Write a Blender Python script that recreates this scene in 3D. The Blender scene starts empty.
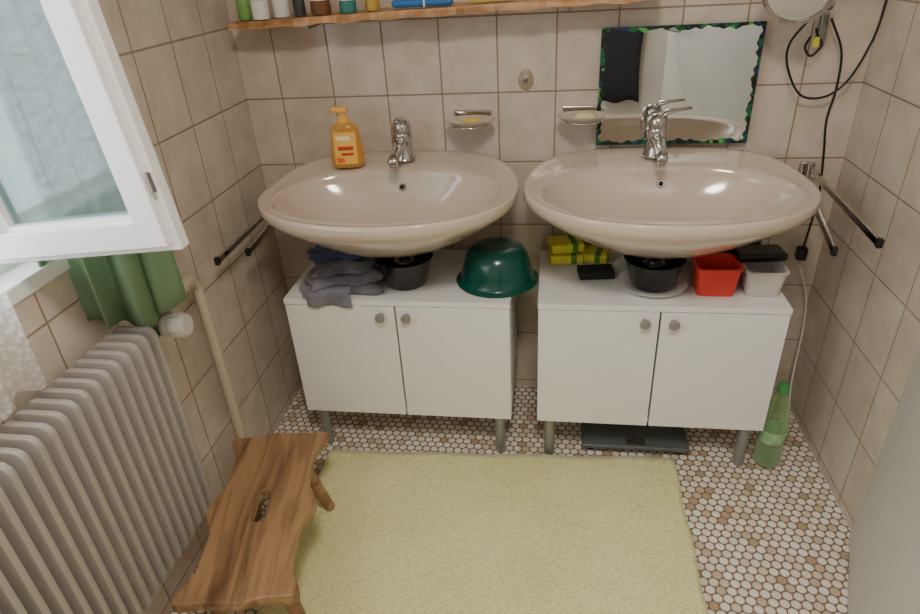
import bpy, bmesh, numpy as np, math, random
from mathutils import Matrix, Vector
random.seed(4)
COL=bpy.context.collection
# ------------------------------------------------------------ camera
Xd=np.array([0.983,0.0167,-0.1834]);Yd=np.array([0.1826,-0.4865,0.8544]);Zd=-np.array([0.0529,0.8674,0.4949])
M0=np.stack([Xd,Yd,Zd],axis=1);U_,S_,Vt_=np.linalg.svd(M0);M0=U_@Vt_
def rod(v):
    t=np.linalg.norm(v);k=v/t;K=np.array([[0,-k[2],k[1]],[k[2],0,-k[0]],[-k[1],k[0],0]])
    return np.eye(3)+math.sin(t)*K+(1-math.cos(t))*K@K
M=rod(np.array([.004,-.0417,-.0109]))@M0
cam=bpy.data.objects.new('camera',bpy.data.cameras.new('camera'));COL.objects.link(cam)
m=Matrix((M.T@np.diag([1,-1,-1])).tolist()).to_4x4();m.translation=(.9227,-1.8517,1.3947);cam.matrix_world=m
cam.data.lens=626.19*36/920;cam.data.clip_start=.02;bpy.context.scene.camera=cam
# ------------------------------------------------------------ materials
def s2l(c):
    return tuple(((x/12.92) if x<=.04045 else ((x+.055)/1.055)**2.4) for x in [v/255 for v in c])+(1,)
def mat(name,c,rough=.5,metal=0,coat=0,trans=0,bump=0,bscale=40,var=0,vscale=8,alpha=1,sheen=0,stretch=(1,1,1),ior=1.45,sss=0):
    mt=bpy.data.materials.new(name);mt.use_nodes=True;nt=mt.node_tree;b=nt.nodes['Principled BSDF']
    col=s2l(c);b.inputs['Base Color'].default_value=col;b.inputs['Roughness'].default_value=rough;b.inputs['Metallic'].default_value=metal
    b.inputs['Coat Weight'].default_value=coat;b.inputs['Transmission Weight'].default_value=trans;b.inputs['Alpha'].default_value=alpha;b.inputs['IOR'].default_value=ior
    b.inputs['Sheen Weight'].default_value=sheen;b.inputs['Coat Roughness'].default_value=.08
    tc=nt.nodes.new('ShaderNodeTexCoord');mp=nt.nodes.new('ShaderNodeMapping');mp.inputs['Scale'].default_value=stretch;nt.links.new(tc.outputs['Object'],mp.inputs[0])
    n=nt.nodes.new('ShaderNodeTexNoise');n.inputs['Scale'].default_value=vscale;n.inputs['Detail'].default_value=5;nt.links.new(mp.outputs[0],n.inputs['Vector'])
    if var:
        r=nt.nodes.new('ShaderNodeValToRGB');r.color_ramp.elements[0].position=.3;r.color_ramp.elements[1].position=.7
        r.color_ramp.elements[0].color=tuple(v*(1-var) for v in col[:3])+(1,);r.color_ramp.elements[1].color=tuple(min(1,v*(1+var)) for v in col[:3])+(1,)
        nt.links.new(n.outputs['Fac'],r.inputs[0]);nt.links.new(r.outputs[0],b.inputs['Base Color'])
    if bump:
        n2=nt.nodes.new('ShaderNodeTexNoise');n2.inputs['Scale'].default_value=bscale;n2.inputs['Detail'].default_value=3;nt.links.new(mp.outputs[0],n2.inputs['Vector'])
        bp=nt.nodes.new('ShaderNodeBump');bp.inputs['Strength'].default_value=bump;bp.inputs['Distance'].default_value=.005
        nt.links.new(n2.outputs['Fac'],bp.inputs['Height']);nt.links.new(bp.outputs[0],b.inputs['Normal'])
    return mt
def tilemat(name,ax,c1,c2,mortar,u0):
    mt=bpy.data.materials.new(name);mt.use_nodes=True;nt=mt.node_tree;b=nt.nodes['Principled BSDF'];N=nt.nodes.new;L=nt.links.new
    tc=N('ShaderNodeTexCoord');s=N('ShaderNodeSeparateXYZ');L(tc.outputs['Object'],s.inputs[0])
    a1=N('ShaderNodeMath');a1.operation='SUBTRACT';L(s.outputs[ax],a1.inputs[0]);a1.inputs[1].default_value=u0-16.21
    a2=N('ShaderNodeMath');a2.operation='SUBTRACT';L(s.outputs[2],a2.inputs[0]);a2.inputs[1].default_value=.03-2.014
    cb=N('ShaderNodeCombineXYZ');L(a1.outputs[0],cb.inputs[0]);L(a2.outputs[0],cb.inputs[1])
    br=N('ShaderNodeTexBrick');L(cb.outputs[0],br.inputs['Vector']);br.offset=0;br.squash=1
    for k,v in (('Scale',1),('Brick Width',.1621),('Row Height',.2014),('Mortar Size',.0024),('Mortar Smooth',.15),('Bias',0)): br.inputs[k].default_value=v
    br.inputs['Color1'].default_value=s2l(c1);br.inputs['Color2'].default_value=s2l(c2);br.inputs['Mortar'].default_value=s2l(mortar)
    n=N('ShaderNodeTexNoise');n.inputs['Scale'].default_value=14;n.inputs['Detail'].default_value=6;L(tc.outputs['Object'],n.inputs['Vector'])
    r=N('ShaderNodeValToRGB');r.color_ramp.elements[0].position=.35;r.color_ramp.elements[0].color=(.88,.85,.82,1);r.color_ramp.elements[1].position=.65;r.color_ramp.elements[1].color=(1,1,1,1);L(n.outputs['Fac'],r.inputs[0])
    mx=N('ShaderNodeMix');mx.data_type='RGBA';mx.blend_type='MULTIPLY';mx.inputs[0].default_value=1;L(br.outputs['Color'],mx.inputs[6]);L(r.outputs[0],mx.inputs[7]);L(mx.outputs[2],b.inputs['Base Color'])
    rr=N('ShaderNodeMapRange');rr.inputs[3].default_value=.16;rr.inputs[4].default_value=.8;L(br.outputs['Fac'],rr.inputs[0]);L(rr.outputs[0],b.inputs['Roughness'])
    bp=N('ShaderNodeBump');bp.invert=True;bp.inputs['Strength'].default_value=.7;bp.inputs['Distance'].default_value=.002;L(br.outputs['Fac'],bp.inputs['Height'])
    bp2=N('ShaderNodeBump');bp2.inputs['Strength'].default_value=.15;bp2.inputs['Distance'].default_value=.004;L(n.outputs['Fac'],bp2.inputs['Height']);L(bp.outputs[0],bp2.inputs['Normal']);L(bp2.outputs[0],b.inputs['Normal'])
    return mt
T1=(214,202,188);T2=(208,194,179);TM=(158,136,116)
tile_b=tilemat('tile_back',0,T1,T2,TM,.1148);tile_l=tilemat('tile_side',1,T1,T2,TM,0.0)
def pennymat():
    mt=bpy.data.materials.new('penny_mosaic');mt.use_nodes=True;nt=mt.node_tree;b=nt.nodes['Principled BSDF'];N=nt.nodes.new;L=nt.links.new
    def vm(op,a,bv):
        v=N('ShaderNodeVectorMath');v.operation=op
        for i,q in enumerate((a,bv)):
            if q is None: continue
            if isinstance(q,tuple): v.inputs[i].default_value=q
            else: L(q,v.inputs[i])
        return v
    P=.0255;r3=math.sqrt(3)
    tc=N('ShaderNodeTexCoord')
    p=vm('MULTIPLY',tc.outputs['Object'],(1/P,1/P,0)).outputs[0];p=vm('ADD',p,(1000,1000*r3,0)).outputs[0]
    a=vm('SUBTRACT',vm('MODULO',p,(1,r3,1)).outputs[0],(.5,r3/2,0)).outputs[0]
    q=vm('SUBTRACT',p,(.5,r3/2,0)).outputs[0];c=vm('SUBTRACT',vm('MODULO',q,(1,r3,1)).outputs[0],(.5,r3/2,0)).outputs[0]
    la=vm('LENGTH',a,None).outputs['Value'];lc=vm('LENGTH',c,None).outputs['Value']
    lt=N('ShaderNodeMath');lt.operation='LESS_THAN';L(la,lt.inputs[0]);L(lc,lt.inputs[1])
    mn=N('ShaderNodeMath');mn.operation='MINIMUM';L(la,mn.inputs[0]);L(lc,mn.inputs[1])
    mx=N('ShaderNodeMix');mx.data_type='VECTOR';L(lt.outputs[0],mx.inputs[0]);L(c,mx.inputs[4]);L(a,mx.inputs[5])
    ce=vm('SUBTRACT',p,mx.outputs[1]).outputs[0]
    ce=vm('FLOOR',vm('ADD',vm('MULTIPLY',ce,(2,2/r3,0)).outputs[0],(.5,.5,0)).outputs[0],None).outputs[0]
    wn=N('ShaderNodeTexWhiteNoise');wn.noise_dimensions='2D';L(ce,wn.inputs['Vector'])
    cr=N('ShaderNodeValToRGB');cr.color_ramp.interpolation='CONSTANT'
    E=cr.color_ramp.elements;E[0].position=0;E[0].color=s2l((238,232,220));E[1].position=.42;E[1].color=s2l((230,221,207))
    for pos,col in ((.70,(216,202,182)),(.83,(202,182,156)),(.91,(244,240,232)),(.955,(182,156,126))):
        e=E.new(pos);e.color=s2l(col)
    L(wn.outputs['Value'],cr.inputs[0])
    mr=N('ShaderNodeMapRange');mr.interpolation_type='SMOOTHSTEP';mr.inputs[1].default_value=.40;mr.inputs[2].default_value=.46;L(mn.outputs[0],mr.inputs[0])
    m2=N('ShaderNodeMix');m2.data_type='RGBA';L(mr.outputs[0],m2.inputs[0]);L(cr.outputs[0],m2.inputs[6]);m2.inputs[7].default_value=s2l((140,114,90));L(m2.outputs[2],b.inputs['Base Color'])
    rr=N('ShaderNodeMapRange');rr.inputs[3].default_value=.3;rr.inputs[4].default_value=.85;L(mr.outputs[0],rr.inputs[0]);L(rr.outputs[0],b.inputs['Roughness'])
    bp=N('ShaderNodeBump');bp.invert=True;bp.inputs['Strength'].default_value=.5;bp.inputs['Distance'].default_value=.0015;L(mr.outputs[0],bp.inputs['Height']);L(bp.outputs[0],b.inputs['Normal'])
    return mt
def woodmat(name,c1,c2,axis_scale=(30,3,30),rough=.45):
    mt=bpy.data.materials.new(name);mt.use_nodes=True;nt=mt.node_tree;b=nt.nodes['Principled BSDF'];N=nt.nodes.new;L=nt.links.new
    tc=N('ShaderNodeTexCoord');mp=N('ShaderNodeMapping');mp.inputs['Scale'].default_value=axis_scale;L(tc.outputs['Object'],mp.inputs[0])
    n=N('ShaderNodeTexNoise');n.inputs['Scale'].default_value=1;n.inputs['Detail'].default_value=8;n.inputs['Distortion'].default_value=.8;L(mp.outputs[0],n.inputs['Vector'])
    r=N('ShaderNodeValToRGB');E=r.color_ramp.elements;E[0].position=.32;E[0].color=s2l(c1);E[1].position=.62;E[1].color=s2l(c2);L(n.outputs['Fac'],r.inputs[0]);L(r.outputs[0],b.inputs['Base Color'])
    bp=N('ShaderNodeBump');bp.inputs['Strength'].default_value=.2;bp.inputs['Distance'].default_value=.002;L(n.outputs['Fac'],bp.inputs['Height']);L(bp.outputs[0],b.inputs['Normal'])
    b.inputs['Roughness'].default_value=rough;return mt
def thin(name,c,tr=.9,rough=.05):
    mt=bpy.data.materials.new(name);mt.use_nodes=True;nt=mt.node_tree;nt.nodes.clear();N=nt.nodes.new;L=nt.links.new
    o=N('ShaderNodeOutputMaterial');t=N('ShaderNodeBsdfTransparent');t.inputs[0].default_value=s2l(c);g=N('ShaderNodeBsdfGlossy');g.inputs['Roughness'].default_value=rough
    x=N('ShaderNodeMixShader');x.inputs[0].default_value=1-tr;L(t.outputs[0],x.inputs[1]);L(g.outputs[0],x.inputs[2]);L(x.outputs[0],o.inputs[0]);return mt
def tinted(name,c,dif=.25):
    mt=bpy.data.materials.new(name);mt.use_nodes=True;nt=mt.node_tree;nt.nodes.clear();N=nt.nodes.new;L=nt.links.new
    o=N('ShaderNodeOutputMaterial');t=N('ShaderNodeBsdfTransparent');t.inputs[0].default_value=s2l(c);g=N('ShaderNodeBsdfPrincipled');g.inputs['Base Color'].default_value=s2l(c);g.inputs['Roughness'].default_value=.12
    fr=N('ShaderNodeLayerWeight');fr.inputs[0].default_value=.35;mr=N('ShaderNodeMapRange');mr.inputs[3].default_value=dif;mr.inputs[4].default_value=.95;L(fr.outputs['Facing'],mr.inputs[0])
    x=N('ShaderNodeMixShader');L(mr.outputs[0],x.inputs[0]);L(t.outputs[0],x.inputs[1]);L(g.outputs[0],x.inputs[2]);L(x.outputs[0],o.inputs[0]);return mt
def cloth_tl(name,c,transp=0,tl=.5):
    mt=bpy.data.materials.new(name);mt.use_nodes=True;nt=mt.node_tree;nt.nodes.clear();N=nt.nodes.new;L=nt.links.new
    o=N('ShaderNodeOutputMaterial');d=N('ShaderNodeBsdfDiffuse');d.inputs[0].default_value=s2l(c);t=N('ShaderNodeBsdfTranslucent');t.inputs[0].default_value=s2l(c)
    x=N('ShaderNodeMixShader');x.inputs[0].default_value=tl;L(d.outputs[0],x.inputs[1]);L(t.outputs[0],x.inputs[2])
    if transp:
        tp=N('ShaderNodeBsdfTransparent');x2=N('ShaderNodeMixShader');vo=N('ShaderNodeTexVoronoi');vo.inputs['Scale'].default_value=90
        tc=N('ShaderNodeTexCoord');L(tc.outputs['Object'],vo.inputs['Vector']);mr=N('ShaderNodeMapRange');mr.inputs[1].default_value=.2;mr.inputs[2].default_value=.6;mr.inputs[3].default_value=transp*.4;mr.inputs[4].default_value=transp;L(vo.outputs['Distance'],mr.inputs[0])
        L(mr.outputs[0],x2.inputs[0]);L(x.outputs[0],x2.inputs[1]);L(tp.outputs[0],x2.inputs[2]);x=x2
    L(x.outputs[0],o.inputs[0]);return mt
ceramic=mat('sink_ceramic',(209,191,174),.12,coat=.6)
chrome=mat('chrome',(200,198,195),.12,metal=1)
steel=mat('brushed_steel',(150,148,145),.35,metal=1)
white=mat('white_laminate',(238,237,233),.35,var=.02)
whitepaint=mat('white_paint',(238,239,238),.35)
plaster=mat('plaster',(226,220,210),.8,bump=.1)
greyknob=mat('grey_knob',(150,146,142),.4,metal=.3)
legmat=mat('leg_metal',(158,160,160),.4,metal=.6)
black=mat('black_plastic',(22,21,22),.35)
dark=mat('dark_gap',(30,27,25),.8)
# ------------------------------------------------------------ helpers
def G(name,loc=(0,0,0),rz=0):
    e=bpy.data.objects.new(name,None);COL.objects.link(e);e.location=loc;e.rotation_euler=(0,0,rz);e.empty_display_size=.05;return e
def mk(name,v,f,mt,par=None,smooth=False,bevel=0,solid=0,sub=0):
    me=bpy.data.meshes.new(name);me.from_pydata([tuple(p) for p in v],[],f);me.materials.append(mt)
    bm=bmesh.new();bm.from_mesh(me);bmesh.ops.recalc_face_normals(bm,faces=bm.faces);bm.to_mesh(me);bm.free()
    if smooth:
        for p in me.polygons:p.use_smooth=True
    o=bpy.data.objects.new(name,me);COL.objects.link(o)
    if par:o.parent=par
    if solid:
        s=o.modifiers.new('s','SOLIDIFY');s.thickness=solid;s.offset=0
    if bevel:
        b=o.modifiers.new('b','BEVEL');b.width=bevel;b.segments=3;b.limit_method='ANGLE'
        for p in me.polygons:p.use_smooth=True
        w=o.modifiers.new('w','WEIGHTED_NORMAL')
    if sub:
        s=o.modifiers.new('sub','SUBSURF');s.levels=sub;s.render_levels=sub
    return o
def box(name,a,b,mt,par=None,bevel=0):
    x0,y0,z0=a;x1,y1,z1=b
    v=[(x0,y0,z0),(x1,y0,z0),(x1,y1,z0),(x0,y1,z0),(x0,y0,z1),(x1,y0,z1),(x1,y1,z1),(x0,y1,z1)]
    return mk(name,v,[(0,3,2,1),(4,5,6,7),(0,1,5,4),(1,2,6,5),(2,3,7,6),(3,0,4,7)],mt,par,bevel=bevel)
def lathe(name,c,prof,mt,par=None,seg=40,sx=1,sy=1,axis=None,smooth=True):
    v=[];f=[]
    R=Matrix.Identity(3)
    if axis is not None: R=Vector((0,0,1)).rotation_difference(Vector(axis).normalized()).to_matrix()
    for r,z in prof:
        for i in range(seg):
            a=2*math.pi*i/seg;p=R@Vector((r*sx*math.cos(a),r*sy*math.sin(a),z));v.append(p+Vector(c))
    n=len(prof)
    for j in range(n-1):
        for i in range(seg): f.append((j*seg+i,j*seg+(i+1)%seg,(j+1)*seg+(i+1)%seg,(j+1)*seg+i))
    if prof[0][0]>1e-6: f.append(tuple(range(seg))[::-1])
    if prof[-1][0]>1e-6: f.append(tuple((n-1)*seg+i for i in range(seg)))
    o=mk(name,v,f,mt,par,smooth);
    bm=bmesh.new();bm.from_mesh(o.data);bmesh.ops.remove_doubles(bm,verts=bm.verts,dist=1e-6);bmesh.ops.recalc_face_normals(bm,faces=bm.faces);bm.to_mesh(o.data);bm.free()
    e=o.modifiers.new('e','EDGE_SPLIT');e.split_angle=math.radians(40)
    return o
def cyl(name,p0,p1,r,mt,par=None,r2=None,seg=24,bev=.0):
    d=Vector(p1)-Vector(p0);L=d.length;r2=r if r2 is None else r2
    b=min(bev,r*.9,r2*.9)
    prof=[(r-b,0),(r,b),(r2,L-b),(r2-b,L)] if b else [(r,0),(r2,L)]
    return lathe(name,p0,[(0,0)]+prof+[(0,L)],mt,par,seg=seg,axis=d)
def catmull(P,n=8):
    P=[Vector(p) for p in P];Q=[P[0]*2-P[1]]+P+[P[-1]*2-P[-2]];o=[]
    for i in range(1,len(Q)-2):
        for k in range(n):
            t=k/n;a,b,c,d=Q[i-1:i+3];o.append(.5*((2*b)+(c-a)*t+(2*a-5*b+4*c-d)*t*t+(3*b-a-3*c+d)*t**3))
    o.append(P[-1]);return o
def tube(name,P,r,mt,par=None,n=8,seg=12,smoothpath=True):
    C=catmull(P,n) if smoothpath else [Vector(p) for p in P]
    v=[];f=[];up=Vector((0.13,.21,1)).normalized();T0=None
    for i,c in enumerate(C):
        T=(C[min(i+1,len(C)-1)]-C[max(i-1,0)]).normalized()
        if T0 is None:A=T.cross(up).normalized()
        else:A=(A-T*A.dot(T)).normalized()
        B=T.cross(A);T0=T
        for k in range(seg):
            a=2*math.pi*k/seg;v.append(c+A*r*math.cos(a)+B*r*math.sin(a))
    for j in range(len(C)-1):
        for k in range(seg): f.append((j*seg+k,j*seg+(k+1)%seg,(j+1)*seg+(k+1)%seg,(j+1)*seg+k))
    f.append(tuple(range(seg)));f.append(tuple((len(C)-1)*seg+k for k in range(seg)))
    return mk(name,v,f,mt,par,True)
def grid(name,fn,nu,nv,mt,par=None,solid=0,sub=0):
    v=[fn(i/nu,j/nv) for j in range(nv+1) for i in range(nu+1)]
    f=[(j*(nu+1)+i,j*(nu+1)+i+1,(j+1)*(nu+1)+i+1,(j+1)*(nu+1)+i) for j in range(nv) for i in range(nu)]
    return mk(name,v,f,mt,par,True,solid=solid,sub=sub)
# ------------------------------------------------------------ room
W=1.7273;H=2.35;YF=-3.0
box('floor',(-.3,YF-.1,-.06),(W+1.3,.12,0),pennymat())
box('ceiling',(-.3,YF-.1,H),(W+1.3,.12,H+.06),plaster)
box('wall_back',(-.3,0,0),(W+.12,.12,H),tile_b)
wy0,wy1,wz0,wz1=-.80,-2.1,.92,2.1
wl=G('wall_left')
box('below',(-.3,YF,0),(0,0,wz0),tile_l,wl);box('above',(-.3,YF,wz1),(0,0,H),tile_l,wl)
box('far',(-.3,wy0,wz0),(0,0,wz1),tile_l,wl);box('near',(-.3,YF,wz0),(0,wy1,wz1),tile_l,wl)
wr=G('wall_right')
box('far',(W,-.60,0),(W+.12,0,H),tile_l,wr);box('near',(W,YF,0),(W+.12,-1.45,H),tile_l,wr);box('lintel',(W,-1.45,2.03),(W+.12,-.60,H),tile_l,wr)
box('wall_front',(-.3,YF-.1,0),(W+1.3,YF,H),plaster)
box('wall_hall',(W+1.2,YF,0),(W+1.3,.12,H),plaster);box('wall_hall_end',(W+.12,.02,0),(W+1.2,.12,H),plaster)
# ceiling lamp
cl=G('ceiling_lamp');lathe('base',(.95,-1.75,H-.03),[(0,0),(.17,0),(.17,.03),(0,.03)],whitepaint,cl)
em=bpy.data.materials.new('lamp_glass');em.use_nodes=True;em.node_tree.nodes['Principled BSDF'].inputs['Emission Color'].default_value=(1,.92,.82,1);em.node_tree.nodes['Principled BSDF'].inputs['Emission Strength'].default_value=4
lathe('shade',(.95,-1.75,H-.09),[(0,0),(.08,.004),(.13,.02),(.155,.045),(.16,.0595),(0,.0595)],em,cl)
la=bpy.data.objects.new('ceiling_lamp_light',bpy.data.lights.new('ceiling_lamp_light','AREA'));COL.objects.link(la);la.data.shape='DISK';la.data.size=.34;la.data.energy=22;la.data.color=(1,.92,.82);la.location=(.95,-1.75,H-.1)
# portal
po=bpy.data.objects.new('window_portal',bpy.data.lights.new('window_portal','AREA'));COL.objects.link(po);po.data.shape='RECTANGLE';po.data.size=wz1-wz0;po.data.size_y=abs(wy1-wy0);po.location=(-.28,(wy0+wy1)/2,(wz0+wz1)/2);po.rotation_euler=(0,-math.pi/2,0);po.data.cycles.is_portal=True
w=bpy.data.worlds.new('world');bpy.context.scene.world=w;w.use_nodes=True;bg=w.node_tree.nodes['Background'];bg.inputs[0].default_value=(.86,.93,1,1);bg.inputs[1].default_value=6.5
# ------------------------------------------------------------ window
wf=G('window_1')
fx0,fx1=-.12,-.06
box('frame_bottom',(fx0,wy1,wz0),(fx1,wy0,wz0+.05),whitepaint,wf,.004);box('frame_top',(fx0,wy1,wz1-.05),(fx1,wy0,wz1),whitepaint,wf,.004)
box('frame_far',(fx0,wy0-.05,wz0),(fx1,wy0,wz1),whitepaint,wf,.004);box('frame_near',(fx0,wy1,wz0),(fx1,wy1+.05,wz1),whitepaint,wf,.004)
box('sill',(-.06,wy1,wz0-.02),(.004,wy0,wz0+.012),whitepaint,wf,.004)
glass=thin('window_glass',(205,225,228),.88)
# inward opened casement
cs=G('window_casement',(-.008,-1.0,.974));cs.rotation_euler=(0,math.radians(-5),0)
LW,LH=.352,1.05
def frame(px,y0,y1,ins,wd,mt):
    a,b=ins,LW-ins;c,d=ins,LH-ins
    box(px+'_stile_hinge',(a,y0,c),(a+wd,y1,d),mt,cs,.003);box(px+'_stile',(b-wd,y0,c),(b,y1,d),mt,cs,.003)
    box(px+'_rail_bottom',(a+wd-.002,y0,c),(b-wd+.002,y1,c+wd),mt,cs,.003);box(px+'_rail_top',(a+wd-.002,y0,d-wd),(b-wd+.002,y1,d),mt,cs,.003)
frame('outer',-.012,.012,0,.03,whitepaint);frame('main',-.026,.030,.012,.045,whitepaint);frame('bead',-.016,.018,.05,.014,whitepaint)
box('pane',(.055,-.002,.055),(LW-.055,.002,LH-.055),glass,cs)
cyl('knuckle',(LW-.004,-.02,.10),(LW-.004,-.02,.13),.004,steel,cs)
# green curtain behind
green=cloth_tl('green_cloth',(166,196,160),0,.5)
def gc(u,v):
    z=1.95-(1.95-.765)*v
    x=-.02+.155*u+.016*math.sin(u*19+v*1.5)*(.5+.5*v);y=-.93+.155*u+.020*math.cos(u*23+v)
    return (x,y,z+ (.02*math.sin(u*7) if v==1 else 0))
grid('green_curtain',gc,60,24,green,solid=.0015)
lace=cloth_tl('lace_cloth',(245,245,243),.6,.5)
def lc(u,v):
    y=-1.07-.85*u;return (.05+.014*math.sin(u*75)+.004*math.sin(u*31+v*3),y,1.95-(1.95-.79)*v-(.012*abs(math.sin(u*60)) if v==1 else 0)-.03*u)
grid('lace_curtain',lc,200,20,lace)
rod_=G('curtain_rod');cyl('rod',(.04,-.68,1.96),(.04,-2.15,1.96),.008,whitepaint,rod_)
box('bracket_far',(0,-.70,1.95),(.04,-.69,1.97),whitepaint,rod_);box('bracket_near',(0,-2.14,1.95),(.04,-2.13,1.97),whitepaint,rod_)
# ------------------------------------------------------------ radiator
radm=mat('radiator_paint',(166,159,153),.38,coat=.2)
rad=G('radiator');rx0,rx1,rz0,rz1=.018,.116,.235,.755
PY=-.852
for i in range(34):
    y=PY-i*.0305
    v=[];n=7;out=[]
    ins=.02
    for cx_,cz_,a0 in ((rx1-ins,rz1-ins,0),(rx0+ins,rz1-ins,90),(rx0+ins,rz0+ins,180),(rx1-ins,rz0+ins,270)):
        for k in range(n):
            a=math.radians(a0+90*k/(n-1));out.append((cx_+ins*math.cos(a),cz_+ins*math.sin(a)))
    N_=len(out)
    cxm,czm=(rx0+rx1)/2,(rz0+rz1)/2
    def ring(yy,s): return [(cxm+(x-cxm)*(1-s/.05),yy,czm+(z-czm)*(1-s/.24)) for x,z in out]
    rings=[ring(y-.0072,.005),ring(y-.006,.0013),ring(y,0),ring(y+.006,.0013),ring(y+.0072,.005)]
    for r_ in rings:v+=r_
    f=[tuple(range(N_)),tuple((len(rings)-1)*N_+k for k in range(N_))]
    for j in range(len(rings)-1):
        for k in range(N_): f.append((j*N_+k,j*N_+(k+1)%N_,(j+1)*N_+(k+1)%N_,(j+1)*N_+k))
    o=mk('fin_%d'%(i+1),v,f,radm,rad,True);e=o.modifiers.new('e','EDGE_SPLIT');e.split_angle=math.radians(50)
cyl('header_top',(.07,-.85,.70),(.07,-1.85,.70),.017,radm,rad);cyl('header_bottom',(.07,-.85,.285),(.07,-1.85,.285),.017,radm,rad)
box('wall_bracket',(0,-1.218,.62),(.06,-1.208,.66),radm,rad);box('wall_bracket_low',(0,-1.218,.28),(.06,-1.208,.3),radm,rad)
pipe=mat('pipe_paint',(198,184,164),.4)
hp=G('heating_pipe')
tube('riser',[(.04,-.56,0),(.04,-.56,.3),(.04,-.56,.65),(.042,-.570,.705),(.052,-.61,.732),(.062,-.67,.732),(.070,-.735,.718)],.0135,pipe,hp)
lathe('floor_collar',(.04,-.56,0),[(0,0),(.026,0),(.024,.006),(0,.008)],pipe,hp)
th=G('thermostat_valve')
cyl('nut',(.070,-.739,.716),(.071,-.765,.710),.018,steel,th,seg=6)
cyl('body',(.071,-.765,.71),(.07,-.84,.70),.014,steel,th);cyl('neck',(.071,-.79,.71),(.092,-.787,.715),.013,steel,th)
whp=mat('white_plastic',(225,222,214),.4)
TA=(1,.12,.08);TC=(.086,-.787,.715)
o=lathe('head',TC,[(0,0),(.018,0),(.022,.006),(.024,.014),(.023,.018),(.026,.022),(.026,.05),(.022,.058),(0,.06)],whp,th,axis=TA)
for k in range(12):
    a=2*math.pi*k/12;dx=Vector(TA).normalized();A=dx.cross(Vector((0,0,1))).normalized();B=dx.cross(A)
    c=Vector(TC)+A*.0262*math.cos(a)+B*.0262*math.sin(a);cyl('rib_%d'%k,c+dx*.024,c+dx*.05,.0022,whp,th,seg=8)
# ------------------------------------------------------------ sinks
def sink(name,cx,Wd,back_top=.873,rimz=.85,D=.55):
    g=G(name);hw=Wd/2;N_=112;cy=-.27
    def outer(a):
        c,s=math.cos(a),math.sin(a)
        n=2.15 if s<0 else 2.9
        r=(abs(c)**n+abs(s)**n)**(-1/n)
        x=hw*r*c;y=r*s*((D+cy) if s<0 else (-cy-.003))
        if y>0: x*=1-.10*(y/.27)**1.8
        return x,y+cy
    bx,by,bcy=hw*.855,.182,-.315
    def inner(a):
        c,s=math.cos(a),math.sin(a);n=2.2 if s<0 else 2.5
        r=(abs(c)**n+abs(s)**n)**(-1/n);return bx*r*c,by*r*s*(1.0 if s<0 else .98)+bcy
    def zr(y): # ledge height: rises to the wall
        t=max(0,min(1,(y+.24)/.22));return rimz+(back_top-rimz)*(t*t*(3-2*t))
    rings=[]
    dep=.125
    for s in (.07,.14,.25,.38,.52,.66,.78,.87,.93,.965,.985):
        rr=[]
        for i in range(N_):
            a=2*math.pi*i/N_;x,y=inner(a);yy=bcy+.02+(y-bcy-.02)*s;xx=x*s
            top=zr(y)-.014
            rr.append((xx,yy,top-dep*(1-s**3.2)))
        rings.append(rr)
    for t,dz in ((0,-.006),(.05,-.001),(.14,.001),(.35,-.001),(.6,0),(.82,.004),(.93,.004),(.985,.0),(1,-.006)):
        rr=[]
        for i in range(N_):
            a=2*math.pi*i/N_;xi,yi=inner(a);xo,yo=outer(a);x=xi+(xo-xi)*t;y=yi+(yo-yi)*t;rr.append((x,y,zr(y)+dz))
        rings.append(rr)
    for s,dz in ((1.0,-.014),(.990,-.025),(.960,-.037),(.89,-.055),(.79,-.078),(.65,-.108),(.5,-.136),(.34,-.158),(.2,-.171),(.1,-.18)):
        rr=[]
        for i in range(N_):
            a=2*math.pi*i/N_;x,y=outer(a);yy=cy+(y-cy)*s
            rr.append((x*s,min(yy,-.003),zr(y)*(s**2)+rimz*(1-s**2)+dz))
        rings.append(rr)
    v=[(cx+p[0],p[1],p[2]) for r_ in rings for p in r_];f=[]
    for j in range(len(rings)-1):
        for k in range(N_): f.append((j*N_+k,j*N_+(k+1)%N_,(j+1)*N_+(k+1)%N_,(j+1)*N_+k))
    f.append(tuple(range(N_)));f.append(tuple((len(rings)-1)*N_+k for k in range(N_)))
    mk('basin',v,f,ceramic,g,True)
    box('wall_mount',(cx-.10,-.16,rimz-.12),(cx+.10,-.002,rimz-.05),ceramic,g,.02)
    zb=rimz-.014-dep+.001
    lathe('drain',(cx,bcy+.02,zb+.002),[(0,.003),(.012,.003),(.02,.002),(.026,.003),(.028,0),(0,-.001)],chrome,g)
    lathe('drain_hole',(cx,bcy+.02,zb+.0052),[(0,0),(.011,0),(.011,.0005),(0,.0005)],dark,g)
    lathe('overflow',(cx+.01,-.153,rimz-.034),[(0,.004),(.009,.004),(.012,.0),(0,-.002)],chrome,g,axis=(0,-.85,.5))
    lathe('overflow_hole',(cx+.01,-.1565,rimz-.0325),[(0,.002),(.007,.002),(.007,.0),(0,-.0)],dark,g,axis=(0,-.85,.5))
    return g
sink('washbasin',.484,.700,rimz=.845);sink('washbasin',1.203,.712)
def trap(cx,zb):
    g=G('sink_siphon');y=-.26
    cyl('tailpipe',(cx,y,.672),(cx,y,.60),.016,chrome,g);lathe('cup',(cx,y,zb),[(0,0),(.02,.002),(.03,.008),(.033,.02),(.033,.052),(.03,.06),(.018,.066),(0,.066)],chrome,g)
    tube('wall_pipe',[(cx,y+.03,.655),(cx,y+.1,.657),(cx,0,.66)],.013,chrome,g);lathe('nut',(cx,y,.645),[(0,0),(.022,0),(.022,.014),(0,.014)],chrome,g,seg=8)
    lathe('escutcheon',(cx,0,.66),[(0,0),(.03,0),(.026,.008),(0,.008)],chrome,g,axis=(0,-1,0))
trap(.505,.572);trap(1.20,.572)
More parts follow.
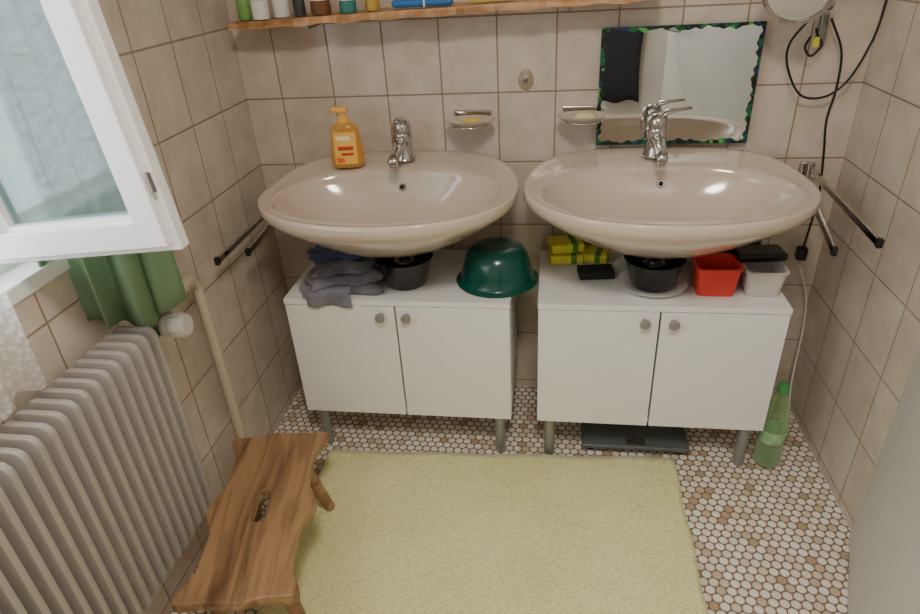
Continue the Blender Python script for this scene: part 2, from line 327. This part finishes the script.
def faucet(cx,y,z,hr):
    g=G('mixer_tap',(cx,y,z));g.scale=(1.18,1.18,1.12)
    lathe('body',(0,0,0),[(0,0),(.027,0),(.028,.004),(.025,.01),(.0225,.03),(.0225,.055),(.024,.06),(.024,.068),(.0225,.07),(.0235,.085),(.020,.096),(.012,.102),(0,.104)],chrome,g,seg=40)
    prof=[(0,-.008,.042,.017,.013),(0,-.03,.044,.0155,.0125),(0,-.07,.04,.0135,.0105),(0,-.105,.034,.0125,.010),(0,-.118,.029,.012,.010),(0,-.122,.024,.009,.008)]
    v=[];f=[];s_=20
    for x,yy,zz,a,b in prof:
        for k in range(s_):
            t=2*math.pi*k/s_;v.append((a*math.cos(t),yy,zz+b*math.sin(t)))
    for j in range(len(prof)-1):
        for k in range(s_): f.append((j*s_+k,j*s_+(k+1)%s_,(j+1)*s_+(k+1)%s_,(j+1)*s_+k))
    f+= [tuple(range(s_)),tuple((len(prof)-1)*s_+k for k in range(s_))]
    mk('spout',v,f,chrome,g,True)
    cyl('aerator',(0,-.108,.034),(0,-.108,.014),.0105,chrome,g)
    d=Vector((math.sin(hr),math.cos(hr),0))
    p=[Vector((0,0,.092)),Vector((0,0,.104))+d*.015,Vector((0,0,.110))+d*.04,Vector((0,0,.113))+d*.072]
    A=Vector((d.y,-d.x,0));v=[];f=[]
    for q,(a,b) in zip(p,((.017,.009),(.015,.008),(.010,.005),(.0075,.0035))):
        for k in range(16):
            t=2*math.pi*k/16;v.append(q+A*a*math.cos(t)+Vector((0,0,1))*b*math.sin(t))
    for j in range(3):
        for k in range(16): f.append((j*16+k,j*16+(k+1)%16,(j+1)*16+(k+1)%16,(j+1)*16+k))
    f+=[tuple(range(16)),tuple(48+k for k in range(16))]
    mk('lever',v,f,chrome,g,True)
faucet(.49,-.080,.872,math.radians(175));faucet(1.20,-.080,.872,math.radians(85))
# ------------------------------------------------------------ cabinets
def cabinet(x0,wd_=.636):
    g=G('vanity_cabinet');x1=x0+wd_;yf=-.3783;zb,zt=.1569,.5596;yb=-.03;t=.016
    box('top',(x0-.001,yf-.001,zt-t),(x1+.001,yb,zt),white,g,.0012);box('bottom',(x0,yf+.02,zb),(x1,yb,zb+t),white,g,.001)
    box('side_left',(x0,yf+.018,zb),(x0+t,yb,zt-t),white,g,.001);box('side_right',(x1-t,yf+.018,zb),(x1,yb,zt-t),white,g,.001)
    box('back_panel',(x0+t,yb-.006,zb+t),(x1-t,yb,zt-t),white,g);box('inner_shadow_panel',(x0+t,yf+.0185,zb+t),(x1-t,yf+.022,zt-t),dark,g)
    xm=(x0+x1)/2
    box('door_left',(x0+.001,yf,zb+.001),(xm-.0025,yf+.0165,zt-t-.0025),white,g,.0012);box('door_right',(xm+.0025,yf,zb+.001),(x1-.001,yf+.0165,zt-t-.0025),white,g,.0012)
    for i,xk in enumerate((xm-.04,xm+.034)):
        lathe('knob_%d'%i,(xk,yf,zt-.045),[(0,0),(.007,0),(.006,.008),(.009,.013),(.0135,.016),(.014,.022),(.011,.026),(0,.027)],greyknob,g,axis=(0,-1,0))
    i=0
    for xx in (x0+.038,x1-.038):
        for yy in (-.345,-.07):
            i+=1;lathe('leg_%d'%i,(xx,yy,0),[(0,0),(.013,0),(.015,.004),(.0165,.145),(.022,.149),(.022,zb),(0,zb)],legmat,g,seg=28)
cabinet(.170,.644);cabinet(.8905,.642)
ZT=.5602
gm=mat('green_plastic',(8,76,66),.22,coat=.3)
lathe('plastic_bowl',(.769,-.235,ZT),[(.118,.001),(.119,.004),(.108,.010),(.104,.014),(.100,.04),(.090,.075),(.078,.096),(.066,.104),(.045,.107),(.042,.104),(0,.103),(0,.100),(.062,.099),(.085,.075),(.096,.04),(.100,.012),(.104,.007),(.115,.001)],gm,None,seg=64)
def pot(name,c,r,h,mt,rt=None):
    rt=rt or r*1.08
    lathe(name,c,[(0,0),(r,0),(r+.003,.004),(rt,h-.004),(rt+.004,h),(rt,h),(rt-.004,h-.006),(r-.002,.005),(0,.004)],mt,None,seg=48)
blackgl=mat('black_gloss',(20,19,20),.15,coat=.4)
pot('black_catch_pot',(.505,-.26,ZT),.058,.085,blackgl,.080)
pot('black_catch_pot',(1.20,-.26,ZT+.0065),.056,.080,blackgl,.078)
lathe('white_saucer',(1.20,-.26,ZT),[(0,0),(.06,0),(.092,.012),(.094,.014),(.091,.0145),(.06,.004),(0,.004)],mat('white_bowl',(235,232,228),.25))
# towels
tg=mat('grey_towel',(122,122,134),.95,bump=.8,bscale=300,var=.25,vscale=25,sheen=.3);tb=mat('blue_cloth',(60,72,120),.9,bump=.6,bscale=250,var=.3,vscale=30,sheen=.3)
def cushionfold(name,par,c,sx,sy,h,mt,rz,seed,amp=.008):
    rnd=random.Random(seed);ph=[rnd.uniform(0,6) for _ in range(6)]
    nu,nv=28,20;v=[];f=[];R=Matrix.Rotation(rz,3,'Z')
    def put(u,w,top):
        x=(u-.5)*sx;y=(w-.5)*sy
        e=min(u,1-u,w,1-w);edge=1-max(0,1-e/.12)**2.5
        wob=amp*(math.sin(u*9+ph[0]+w*3)+.7*math.sin(w*13+ph[1])+.6*math.sin(u*19-w*8+ph[2]))*.5
        x+=.010*math.sin(w*8+ph[3]);y+=.010*math.sin(u*9+ph[4])
        z=h*(.5+.5*edge)+wob*edge if top else h*(.5-.5*edge)
        p=R@Vector((x,y,0));return (c[0]+p.x,c[1]+p.y,c[2]+max(0,z))
    for top in (1,0):
        for j in range(nv+1):
            for i in range(nu+1): v.append(put(i/nu,j/nv,top))
    K=(nu+1)*(nv+1)
    for t in (0,1):
        for j in range(nv):
            for i in range(nu):
                a=t*K+j*(nu+1)+i;f.append((a,a+1,a+nu+2,a+nu+1))
    o=mk(name,v,f,mt,par,True);bm=bmesh.new();bm.from_mesh(o.data);bmesh.ops.remove_doubles(bm,verts=bm.verts,dist=1e-4);bmesh.ops.recalc_face_normals(bm,faces=bm.faces);bm.to_mesh(o.data);bm.free()
    return o
tw=G('folded_towel')
cushionfold('fold_bottom',tw,(.320,-.285,ZT+.001),.23,.17,.022,tg,.2,1);cushionfold('fold_mid',tw,(.325,-.278,ZT+.022),.21,.15,.022,tg,.35,2);cushionfold('fold_top',tw,(.325,-.262,ZT+.044),.17,.12,.018,tg,.3,3,.010)
def hang(u,v):
    x=.235+.13*u;s=v*.085
    if s<.045:y=-.338-s;z=ZT+.024
    else:y=-.383-.002;z=ZT+.024-(s-.045)
    return (x+.01*v,y-.004*math.sin(u*9),z+.003*math.sin(u*7+v*4))
grid('fold_hanging',hang,16,14,tg,tw,solid=.004)
cushionfold('washcloth',None,(.290,-.225,ZT+.072),.16,.10,.018,tb,.1,7,.006)
# items right cabinet
yel=mat('yellow_pack',(226,220,80),.4,var=.12,vscale=30);grn=mat('green_label',(90,150,60),.5)
sp=G('sponge_pack')
for i,(x,y,z,r) in enumerate(((.965,-.10,ZT,.1),(1.045,-.09,ZT,-.2),(.965,-.085,ZT+.03,.2))):
    o=box('sponge_%d'%i,(-.05,-.04,0),(.05,.04,.028),yel,sp,.006);o.location=(x,y,z+.001);o.rotation_euler=(0,0,r)
    o=box('label_%d'%i,(.012,-.041,.002),(.03,.041,.0295),grn,sp,.003);o.location=(x,y,z+.001);o.rotation_euler=(0,0,r)
o=box('black_scouring_pad',(-.05,-.03,0),(.05,.03,.022),mat('dark_pad',(45,42,44),.9,bump=.8,bscale=300),None,.004);o.location=(1.050,-.205,ZT+.001);o.rotation_euler=(0,0,.12)
def tub(name,x0,x1,y0,y1,z0,h,mt,taper=.007,th_=.003):
    v=[];rings=[]
    def rr(x0,x1,y0,y1,z,r=.015,n=5):
        o=[]
        for cx_,cy_,a0 in ((x1-r,y1-r,0),(x0+r,y1-r,90),(x0+r,y0+r,180),(x1-r,y0+r,270)):
            for k in range(n):
                a=math.radians(a0+90*k/(n-1));o.append((cx_+r*math.cos(a),cy_+r*math.sin(a),z))
        return o
    t=taper
    rings=[rr(x0+t,x1-t,y0+t,y1-t,z0),rr(x0,x1,y0,y1,z0+h-.006),rr(x0-.004,x1+.004,y0-.004,y1+.004,z0+h-.005),rr(x0-.004,x1+.004,y0-.004,y1+.004,z0+h),rr(x0+th_,x1-th_,y0+th_,y1-th_,z0+h),rr(x0+t+th_,x1-t-th_,y0+t+th_,y1-t-th_,z0+th_)]
    n=len(rings[0]);f=[]
    for r_ in rings:v+=r_
    for j in range(len(rings)-1):
        for k in range(n): f.append((j*n+k,j*n+(k+1)%n,(j+1)*n+(k+1)%n,(j+1)*n+k))
    f+=[tuple(range(n)),tuple((len(rings)-1)*n+k for k in range(n))]
    return mk(name,v,f,mt,None)
tub('red_storage_box',1.303,1.413,-.325,-.225,ZT,.082,mat('red_plastic',(222,60,48),.3,coat=.2))
tub('clear_storage_box',1.428,1.526,-.325,-.20,ZT,.074,mat('clear_plastic',(226,220,216),.25,trans=.25,ior=1.1))
cushionfold('black_pouch',None,(1.43,-.115,ZT+.0),.17,.12,.085,mat('black_fabric',(26,24,26),.7,bump=.4),.1,11,.01)
o=box('black_toiletry_case',(-.065,-.035,0),(.065,.035,.024),black,None,.008);o.location=(1.473,-.232,ZT+.0748);o.rotation_euler=(0,0,.10)
bs=G('bathroom_scale')
box('platform',(1.03,-.335,.018),(1.355,-.10,.034),mat('scale_glass',(92,96,97),.2,coat=.5),bs,.006)
for i,(x,y) in enumerate(((1.06,-.30),(1.325,-.30),(1.06,-.13),(1.325,-.13))): lathe('foot_%d'%i,(x,y,0),[(0,0),(.018,0),(.018,.019),(0,.019)],black,bs)
box('display',(1.165,-.325,.034),(1.225,-.295,.0355),steel,bs)
gb=G('cleaning_bottle');gp=tinted('green_clear_plastic',(205,228,190),.10)
lathe('body',(1.578,-.33,0),[(0,0),(.03,0),(.036,.006),(.037,.05),(.035,.06),(.037,.07),(.037,.15),(.034,.19),(.024,.23),(.014,.258),(.013,.272),(0,.272)],gp,gb)
lathe('liquid',(1.578,-.33,.003),[(0,0),(.028,0),(.034,.006),(.034,.045),(0,.045)],tinted('green_liquid',(170,215,150),.2),gb)
lathe('label',(1.578,-.33,.095),[(.0375,0),(.0378,.001),(.0378,.04),(.0375,.041)],mat('bottle_label',(150,190,140),.5,var=.3,vscale=30),gb)
lathe('cap',(1.578,-.33,.265),[(0,0),(.0155,0),(.0155,.022),(.012,.028),(0,.028)],mat('cap_green',(70,150,80),.4),gb)
# ------------------------------------------------------------ mirror
mg=G('wall_mirror');mx0,mx1,mz0,mz1=1.043,1.452,.889,1.197
mirm=mat('mirror_silver',(235,238,236),.01,metal=1)
box('pane',(mx0,-.022,mz0),(mx1,-.016,mz1),mirm,mg);box('backing',(mx0+.01,-.0155,mz0+.01),(mx1-.01,-.001,mz1-.01),dark,mg)
def paintmat():
    mt=mat('mirror_paint',(30,60,40),.4,bump=.5,bscale=60);nt=mt.node_tree;b=nt.nodes['Principled BSDF']
    vo=nt.nodes.new('ShaderNodeTexVoronoi');vo.inputs['Scale'].default_value=75;tc=nt.nodes.new('ShaderNodeTexCoord');nt.links.new(tc.outputs['Object'],vo.inputs['Vector'])
    s=nt.nodes.new('ShaderNodeSeparateColor');nt.links.new(vo.outputs['Color'],s.inputs[0]);r=nt.nodes.new('ShaderNodeValToRGB');r.color_ramp.interpolation='CONSTANT'
    E=r.color_ramp.elements;E[0].color=s2l((24,40,34));E[1].position=.4;E[1].color=s2l((28,104,62))
    for p,c in ((.62,(30,50,100)),(.74,(16,22,24)),(.92,(90,170,80))):
        e=E.new(p);e.color=s2l(c)
    nt.links.new(s.outputs[0],r.inputs[0]);nt.links.new(r.outputs[0],b.inputs['Base Color']);return mt
pm=paintmat()
def border(n,p0,p1,inn):
    v=[];f=[];N_=80;p0=Vector(p0);p1=Vector(p1);inn=Vector(inn);ph=random.uniform(0,9)
    for i in range(N_+1):
        t=i/N_;wd=.0095+.003*math.sin(t*23+ph)+.002*math.sin(t*57+ph*2)+.002*math.sin(t*91+ph)
        c=p0+(p1-p0)*t;v+= [c-inn*.001,c+inn*wd]
    for i in range(N_): f.append((2*i,2*i+1,2*i+3,2*i+2))
    mk(n,v,f,pm,mg,solid=.0012)
yb=-.0228
border('border_top',(mx0,yb,mz1),(mx1,yb,mz1),(0,0,-1));border('border_bottom',(mx0,yb,mz0),(mx1,yb,mz0),(0,0,1));border('border_left',(mx0,yb-.0014,mz0),(mx0,yb-.0014,mz1),(1,0,0));border('border_right',(mx1,yb-.0014,mz0),(mx1,yb-.0014,mz1),(-1,0,0))
# ------------------------------------------------------------ shelf and contents
sh=G('wall_shelf');wd=woodmat('shelf_wood',(150,102,60),(198,150,100),(4,40,40))
def ZS(x): return -.012+.022*(x-.05)
v=[];f=[];N_=60
for i in range(N_+1):
    x=.05+1.13*i/N_;zs=ZS(x);e=-.118+.006*math.sin(i*.55)+.004*math.sin(i*1.7)
    v+=[(x,-.002,1.252+zs),(x,e,1.252+zs+.002*math.sin(i)),(x,e+.004,1.270+zs),(x,-.002,1.272+zs)]
for i in range(N_):
    a=4*i
    for k in range(4): f.append((a+k,a+(k+1)%4,a+4+(k+1)%4,a+4+k))
f+=[(0,1,2,3),(4*N_,4*N_+1,4*N_+2,4*N_+3)]
mk('plank',v,f,wd,sh)
for x in (.25,.95): box('bracket',(x,-.09,1.24+ZS(x)),(x+.012,0,1.252+ZS(x)),steel,sh)
def jar(name,x,y,prof,mt,capm=None,cp=None):
    ST=1.2725+ZS(x)
    g=G(name);lathe('body',(x,y,ST),prof,mt,g)
    if capm: lathe('cap',(x,y,ST+prof[-1][1]-.001),cp,capm,g)
wp=mat('white_pack',(232,230,225),.35);lg=mat('light_green_pack',(120,165,90),.4);bl=mat('blue_pack',(50,110,175),.3);ylw=mat('amber_pack',(196,160,70),.4)
C=[(0,0),(.014,0),(.014,.02),(0,.02)]
jar('cream_tube',.085,-.07,[(0,0),(.018,0),(.02,.01),(.02,.06),(.012,.07),(0,.07)],lg,wp,C)
jar('pill_bottle',.135,-.085,[(0,0),(.023,0),(.023,.045),(.014,.05),(0,.05)],wp,lg,C)
jar('lotion_bottle',.185,-.06,[(0,0),(.022,0),(.023,.02),(.022,.08),(.01,.09),(0,.09)],wp,ylw,C)
jar('deodorant_stick',.24,-.07,[(0,0),(.016,0),(.016,.06),(.015,.062),(0,.062)],mat('dark_jar',(60,60,64),.3),wp,C)
jar('cream_jar',.30,-.07,[(0,0),(.026,0),(.027,.02),(.026,.035),(0,.035)],mat('brown_jar',(120,78,48),.3),wp,[(0,0),(.027,0),(.027,.012),(0,.012)])
jar('small_jar',.375,-.07,[(0,0),(.022,0),(.022,.03),(0,.03)],mat('teal_jar',(60,130,120),.3),wp,[(0,0),(.023,0),(.023,.01),(0,.01)])
jar('perfume_bottle',.44,-.06,[(0,0),(.018,0),(.018,.05),(.008,.055),(0,.055)],ylw,chrome,[(0,0),(.009,0),(.009,.02),(0,.02)])
ST=1.2735+ZS(.58)
g=G('toothbrush_travel_case',(0,0,ST));o=box('case',(.50,-.105,.001),(.66,-.07,.02),bl,g,.008);box('lid_seam',(.585,-.1055,.0008),(.589,-.0695,.0205),wp,g)
g=G('comb',(0,0,1.2735+ZS(.76)));box('spine',(.70,-.095,.001),(.82,-.085,.006),ylw,g,.001)
for i in range(28): box('tooth',(.702+i*.0042,-.085,.002),(.704+i*.0042,-.065,.005),ylw,g)
# ------------------------------------------------------------ soap bottle
sb=G('soap_dispenser',(.335,-.125,.868),.12);sb.scale=(1.15,1.15,1.04)
def srings(name,prof,mt):
    v=[];f=[];s_=40
    for a,b,z in prof:
        for k in range(s_):
            t=2*math.pi*k/s_;c,s=math.cos(t),math.sin(t);r=(abs(c)**2.6+abs(s)**2.6)**(-1/2.6);v.append((a*r*c,b*r*s,z))
    for j in range(len(prof)-1):
        for k in range(s_): f.append((j*s_+k,j*s_+(k+1)%s_,(j+1)*s_+(k+1)%s_,(j+1)*s_+k))
    f+=[tuple(range(s_)),tuple((len(prof)-1)*s_+k for k in range(s_))]
    mk(name,v,f,mt,sb,True)
srings('body',[(.036,.020,0),(.040,.023,.004),(.041,.024,.03),(.038,.022,.06),(.035,.021,.085),(.034,.020,.10),(.028,.018,.112),(.017,.014,.119),(.012,.012,.122)],tinted('amber_soap',(242,190,96),.45))
srings('liquid',[(.034,.018,.003),(.038,.021,.006),(.039,.022,.03),(.036,.020,.06),(.033,.019,.085),(.032,.018,.092)],mat('soap_liquid',(244,188,90),.3))
yl=mat('label_cream',(250,236,190),.4);rl=mat('label_red',(200,60,30),.4)
def lab(name,x0,x1,z0,z1,mt,off=.0012):
    def fn(u,v):
        x=x0+(x1-x0)*u;z=z0+(z1-z0)*v;a=np.interp(z,[0,.03,.06,.085,.1],[.041,.041,.038,.035,.034]);b=np.interp(z,[0,.03,.06,.085,.1],[.0235,.024,.022,.021,.020])
        y=-b*(1-abs(x/a)**2.6)**(1/2.6)-off;return (x,y,z)
    grid(name,fn,12,8,mt,sb)
lab('label',-.028,.028,.012,.098,mat('label_orange',(250,192,96),.4));lab('label_brand',-.02,.014,.076,.088,yl,.002);lab('label_text',-.018,.020,.050,.060,rl,.002);lab('label_text2',-.010,.020,.036,.043,rl,.002);lab('label_fruit',-.024,-.004,.016,.030,mat('label_peach',(240,120,40),.4),.002)
po_=mat('pump_orange',(245,186,92),.3)
lathe('pump_collar',(0,0,.121),[(0,0),(.014,0),(.014,.014),(.008,.018),(0,.018)],po_,sb)
cyl('pump_stem',(0,0,.138),(0,0,.148),.004,po_,sb)
box('pump_head',(-.026,-.009,.146),(.014,.009,.160),po_,sb,.004)
# soap dishes
def dish(x,z,soapc):
    g=G('soap_dish');y=-.07;dm=mat('dish_ceramic',(198,184,168),.2,coat=.4)
    pr=[(0,0),(.035,.0),(.055,.008),(.068,.018),(.071,.020),(.068,.021),(.05,.012),(.03,.006),(0,.005)]
    lathe('tray',(x,y,z-.012),pr,dm,g,sx=1,sy=.72,seg=48)
    tube('holder_ring',[(x-.045,0,z-.002),(x-.05,-.04,z-.003),(x-.045,-.09,z-.006),(x,-.113,z-.008),(x+.045,-.09,z-.006),(x+.05,-.04,z-.003),(x+.045,0,z-.002)],.003,chrome,g)
    box('bracket',(x-.055,-.012,z+.004),(x+.055,0,z+.020),chrome,g,.003)
    lathe('soap',(x+.005,y-.002,z-.006),[(0,0),(.02,0),(.028,.006),(.028,.012),(.02,.018),(0,.02)],soapc,g,sy=.7)
dish(.688,.972,mat('soap_yellow',(225,190,110),.4));dish(1.001,.977,mat('soap_cream',(232,222,170),.4))
wk=G('wall_hook');lathe('plate',(.842,0,1.069),[(0,0),(.021,0),(.021,.003),(.016,.007),(0,.008)],mat('hook_beige',(170,150,125),.4),wk,axis=(0,-1,0),sy=1.35)
lathe('peg',(.842,-.008,1.075),[(0,0),(.006,0),(.005,.010),(.008,.015),(0,.018)],steel,wk,axis=(0,-1,0))
# ------------------------------------------------------------ towel rails
def rails(name,arms,root):
    g=G(name);box('wall_plate',(root[0]-.02,-.012,root[2]-.03),(root[0]+.02,-.0005,root[2]+.03),chrome,g,.004)
    cyl('pivot',(root[0],-.02,root[2]-.028),(root[0],-.02,root[2]+.028),.008,chrome,g)
    for i,(a,b) in enumerate(arms):
        d=(Vector(b)-Vector(a));L=d.length
        o=box('arm_%d'%i,(0,-.005,-.009),(L,.005,.009),chrome,g,.002);o.location=a;o.rotation_euler=d.to_track_quat('X','Z').to_euler()
        o=box('arm_end_%d'%i,(L-.002,-.0065,-.011),(L+.012,.0065,.011),black,g,.003);o.location=a;o.rotation_euler=d.to_track_quat('X','Z').to_euler()
rails('towel_rail',[((.06,-.02,.735),(.048,-.45,.715)),((.075,-.02,.718),(.09,-.36,.700))],(.068,0,.727))
rails('towel_rail',[((1.637,-.02,.81),(1.622,-.50,.80)),((1.625,-.02,.785),(1.582,-.40,.735))],(1.632,0,.797))
# ------------------------------------------------------------ cosmetic mirror, cable
cm=G('cosmetic_mirror');c=Vector((1.475,-.15,1.278));ax=Vector((-.25,-1,.25)).normalized()
lathe('rim',c,[(0,-.008),(.07,-.008),(.078,-.004),(.079,.002),(.074,.007),(.069,.004),(.068,.002),(0,.002)],chrome,cm,axis=ax,seg=56)
lathe('glass',c+ax*.0025,[(0,0),(.067,0),(.067,.001),(0,.001)],mirm,cm,axis=ax,seg=56)
tube('arm',[c-ax*.006,(1.51,-.12,1.265),(1.57,-.10,1.24),(1.585,-.05,1.225),(1.585,-.004,1.225)],.006,chrome,cm)
lathe('wall_flange',(1.585,0,1.225),[(0,0),(.024,0),(.022,.008),(0,.010)],chrome,cm,axis=(0,-1,0))
cb=G('power_cord')
tube('coil_loop',[(1.535,-.07,1.20),(1.510,-.05,1.15),(1.512,-.045,1.10),(1.545,-.045,1.035),(1.58,-.045,1.010),(1.63,-.045,1.015),(1.67,-.045,1.053),(1.70,-.045,1.13),(1.712,-.045,1.21),(1.714,-.04,1.36),(1.714,-.02,1.6)],.003,black,cb)
tube('drop',[(1.60,-.035,1.20),(1.64,-.04,1.12),(1.648,-.04,1.03),(1.642,-.04,.95),(1.655,-.04,.86),(1.668,-.04,.74),(1.662,-.045,.64),(1.655,-.05,.58)],.003,black,cb)
box('plug',(1.64,-.065,.545),(1.668,-.035,.585),black,cb,.006)
box('hook_plate',(1.585,-.014,1.13),(1.605,-.0005,1.21),steel,cb,.003)
hk=G('razor_holder');tube('wire',[(1.575,-.020,1.175),(1.573,-.04,1.165),(1.585,-.05,1.14),(1.565,-.05,1.115),(1.547,-.05,1.135),(1.557,-.045,1.16)],.003,black,hk)
box('tag',(1.562,-.056,1.135),(1.577,-.05,1.160),yel,hk,.002)
wc=G('white_cable');tube('cord',[(1.655,-.05,.53),(1.70,-.04,.42),(1.712,-.05,.3),(1.705,-.08,.12),(1.69,-.15,.006),(1.62,-.22,.005)],.003,whp,wc)
# ------------------------------------------------------------ rug
rugm=bpy.data.materials.new('rug_terry');rugm.use_nodes=True;nt=rugm.node_tree;b=nt.nodes['Principled BSDF'];N=nt.nodes.new;L=nt.links.new
tc=N('ShaderNodeTexCoord');n1=N('ShaderNodeTexNoise');n1.inputs['Scale'].default_value=5;n1.inputs['Detail'].default_value=6;L(tc.outputs['Object'],n1.inputs['Vector'])
wv=N('ShaderNodeTexVoronoi');wv.inputs['Scale'].default_value=1;mp=N('ShaderNodeMapping');mp.inputs['Scale'].default_value=(110,200,1);L(tc.outputs['Object'],mp.inputs[0]);L(mp.outputs[0],wv.inputs['Vector'])
r=N('ShaderNodeValToRGB');r.color_ramp.elements[0].position=.3;r.color_ramp.elements[0].color=s2l((234,231,168));r.color_ramp.elements[1].position=.7;r.color_ramp.elements[1].color=s2l((243,240,186));L(n1.outputs['Fac'],r.inputs[0])
r2=N('ShaderNodeValToRGB');r2.color_ramp.elements[0].color=(1,1,1,1);r2.color_ramp.elements[1].color=(.82,.81,.72,1);r2.color_ramp.elements[0].position=.2;r2.color_ramp.elements[1].position=.8;L(wv.outputs['Distance'],r2.inputs[0])
mx=N('ShaderNodeMix');mx.data_type='RGBA';mx.blend_type='MULTIPLY';mx.inputs[0].default_value=1;L(r.outputs[0],mx.inputs[6]);L(r2.outputs[0],mx.inputs[7]);L(mx.outputs[2],b.inputs['Base Color'])
bp=N('ShaderNodeBump');bp.invert=True;bp.inputs['Strength'].default_value=.5;bp.inputs['Distance'].default_value=.003;L(wv.outputs['Distance'],bp.inputs['Height']);L(bp.outputs[0],b.inputs['Normal']);b.inputs['Roughness'].default_value=.95;b.inputs['Sheen Weight'].default_value=.3
def rg(u,v):
    x=.225+1.08*u;yf=-.40+.05*u;y=yf+( -1.95-yf)*v
    return (x+.003*math.sin(v*40),y+.003*math.sin(u*23),.008+.0015*math.sin(u*14+v*9)*math.sin(v*21))
grid('bath_rug',rg,80,80,rugm,solid=.012)
# ------------------------------------------------------------ stool
st=G('wooden_stool',(.238,-.852,0),math.radians(11))
oak=woodmat('oak_wood',(104,75,50),(168,131,94),(30,3.2,30),.38)
cu=bpy.data.curves.new('seat','CURVE');cu.dimensions='2D';cu.fill_mode='BOTH';cu.extrude=.0105;cu.bevel_depth=.0035;cu.bevel_resolution=3
def poly(pts):
    s=cu.splines.new('POLY');s.points.add(len(pts)-1)
    for p,q in zip(s.points,pts): p.co=(q[0],q[1],0,1)
    s.use_cyclic_u=True
Ls,n=.50,60
def hwid(t): return .109+.014*math.cos(2*math.pi*t)+.005*math.cos(4*math.pi*t)
right=[(hwid(t),t*Ls/2) for t in np.linspace(-1,1,n)]
topc=[(x,Ls/2+.008*(1-(x/.128)**2)+.003*math.cos(x/.128*math.pi*2)) for x in np.linspace(.115,-.115,20)]
left=[(-x,y) for x,y in right[::-1]]
botc=[(-x,-y) for x,y in topc]
poly(right+topc+left+botc)
hole=[]
for cyy,a0 in ((.034,0),(-.034,180)):
    for k in range(13):
        a=math.radians(a0+180*k/12);hole.append((.0195*math.cos(a),cyy+.0195*math.sin(a)))
poly(hole[::-1])
co=bpy.data.objects.new('seat_c',cu);COL.objects.link(co)
me=bpy.data.meshes.new_from_object(co.evaluated_get(bpy.context.evaluated_depsgraph_get()));bpy.data.objects.remove(co)
me.materials.clear();me.materials.append(oak);so=bpy.data.objects.new('seat',me);COL.objects.link(so);so.parent=st;so.location=(0,0,.238)
i=0
for sx in (-1,1):
    for sy in (-1,1):
        i+=1;p1=Vector((sx*.062,sy*.165,.226));p0=Vector((sx*.108,sy*.20,.015 if sx>0 else 0));d=p1-p0
        lathe('leg_%d'%i,p0,[(0,0),(.013,0),(.0145,.003),(.018,.12),(.0195,d.length),(0,d.length)],oak,st,axis=d,seg=20)
for sy in (-1,1): box('cleat_%d'%sy,(-.085,sy*.165-.028,.205),(.085,sy*.165+.028,.2245),oak,st,.004)
# ------------------------------------------------------------ door
dm=mat('door_paint',(206,204,198),.4,var=.03)
dg=G('door_1',(W-.014,-.602,0),math.radians(-111.5))
box('leaf',(0,-.0,.008),(.80,.04,1.99),dm,dg,.003);box('edge_strip',(-.003,.004,.01),(0,.036,1.985),mat('door_edge',(120,100,85),.6),dg)
cyl('handle_neck',(.74,0,1.05),(.74,-.045,1.05),.009,steel,dg);cyl('handle_neck_back',(.74,.04,1.05),(.74,.085,1.05),.009,steel,dg);cyl('lever',(.74,-.045,1.05),(.63,-.045,1.05),.008,steel,dg);cyl('lever_back',(.74,.085,1.05),(.63,.085,1.05),.008,steel,dg)
tr=G('trim_1');box('jamb_far',(W+.045,-.612,0),(W+.115,-.601,2.03),whitepaint,tr);box('jamb_near',(W+.01,-1.45,0),(W+.115,-1.435,2.03),whitepaint,tr);box('head',(W+.045,-1.435,2.015),(W+.115,-.615,2.03),whitepaint,tr)
# things behind the camera that the mirror sees
br_=mat('brown_trim',(110,70,42),.5)
d2=G('door_2');box('panel',(1.05,YF+.001,.005),(1.68,YF+.04,2.0),dm,d2,.003);box('casing_left',(.97,YF+.001,0),(1.045,YF+.06,2.05),br_,d2,.003);box('casing_top',(.97,YF+.001,2.005),(1.72,YF+.06,2.07),br_,d2,.003)
cushionfold('bathrobe',None,(0,0,0),.26,1.1,.07,mat('dark_robe',(40,38,46),.9),0,21,.02)
rb=bpy.data.objects['bathrobe'];rb.rotation_euler=(math.radians(90),0,0);rb.location=(1.38,YF+.14,.95)
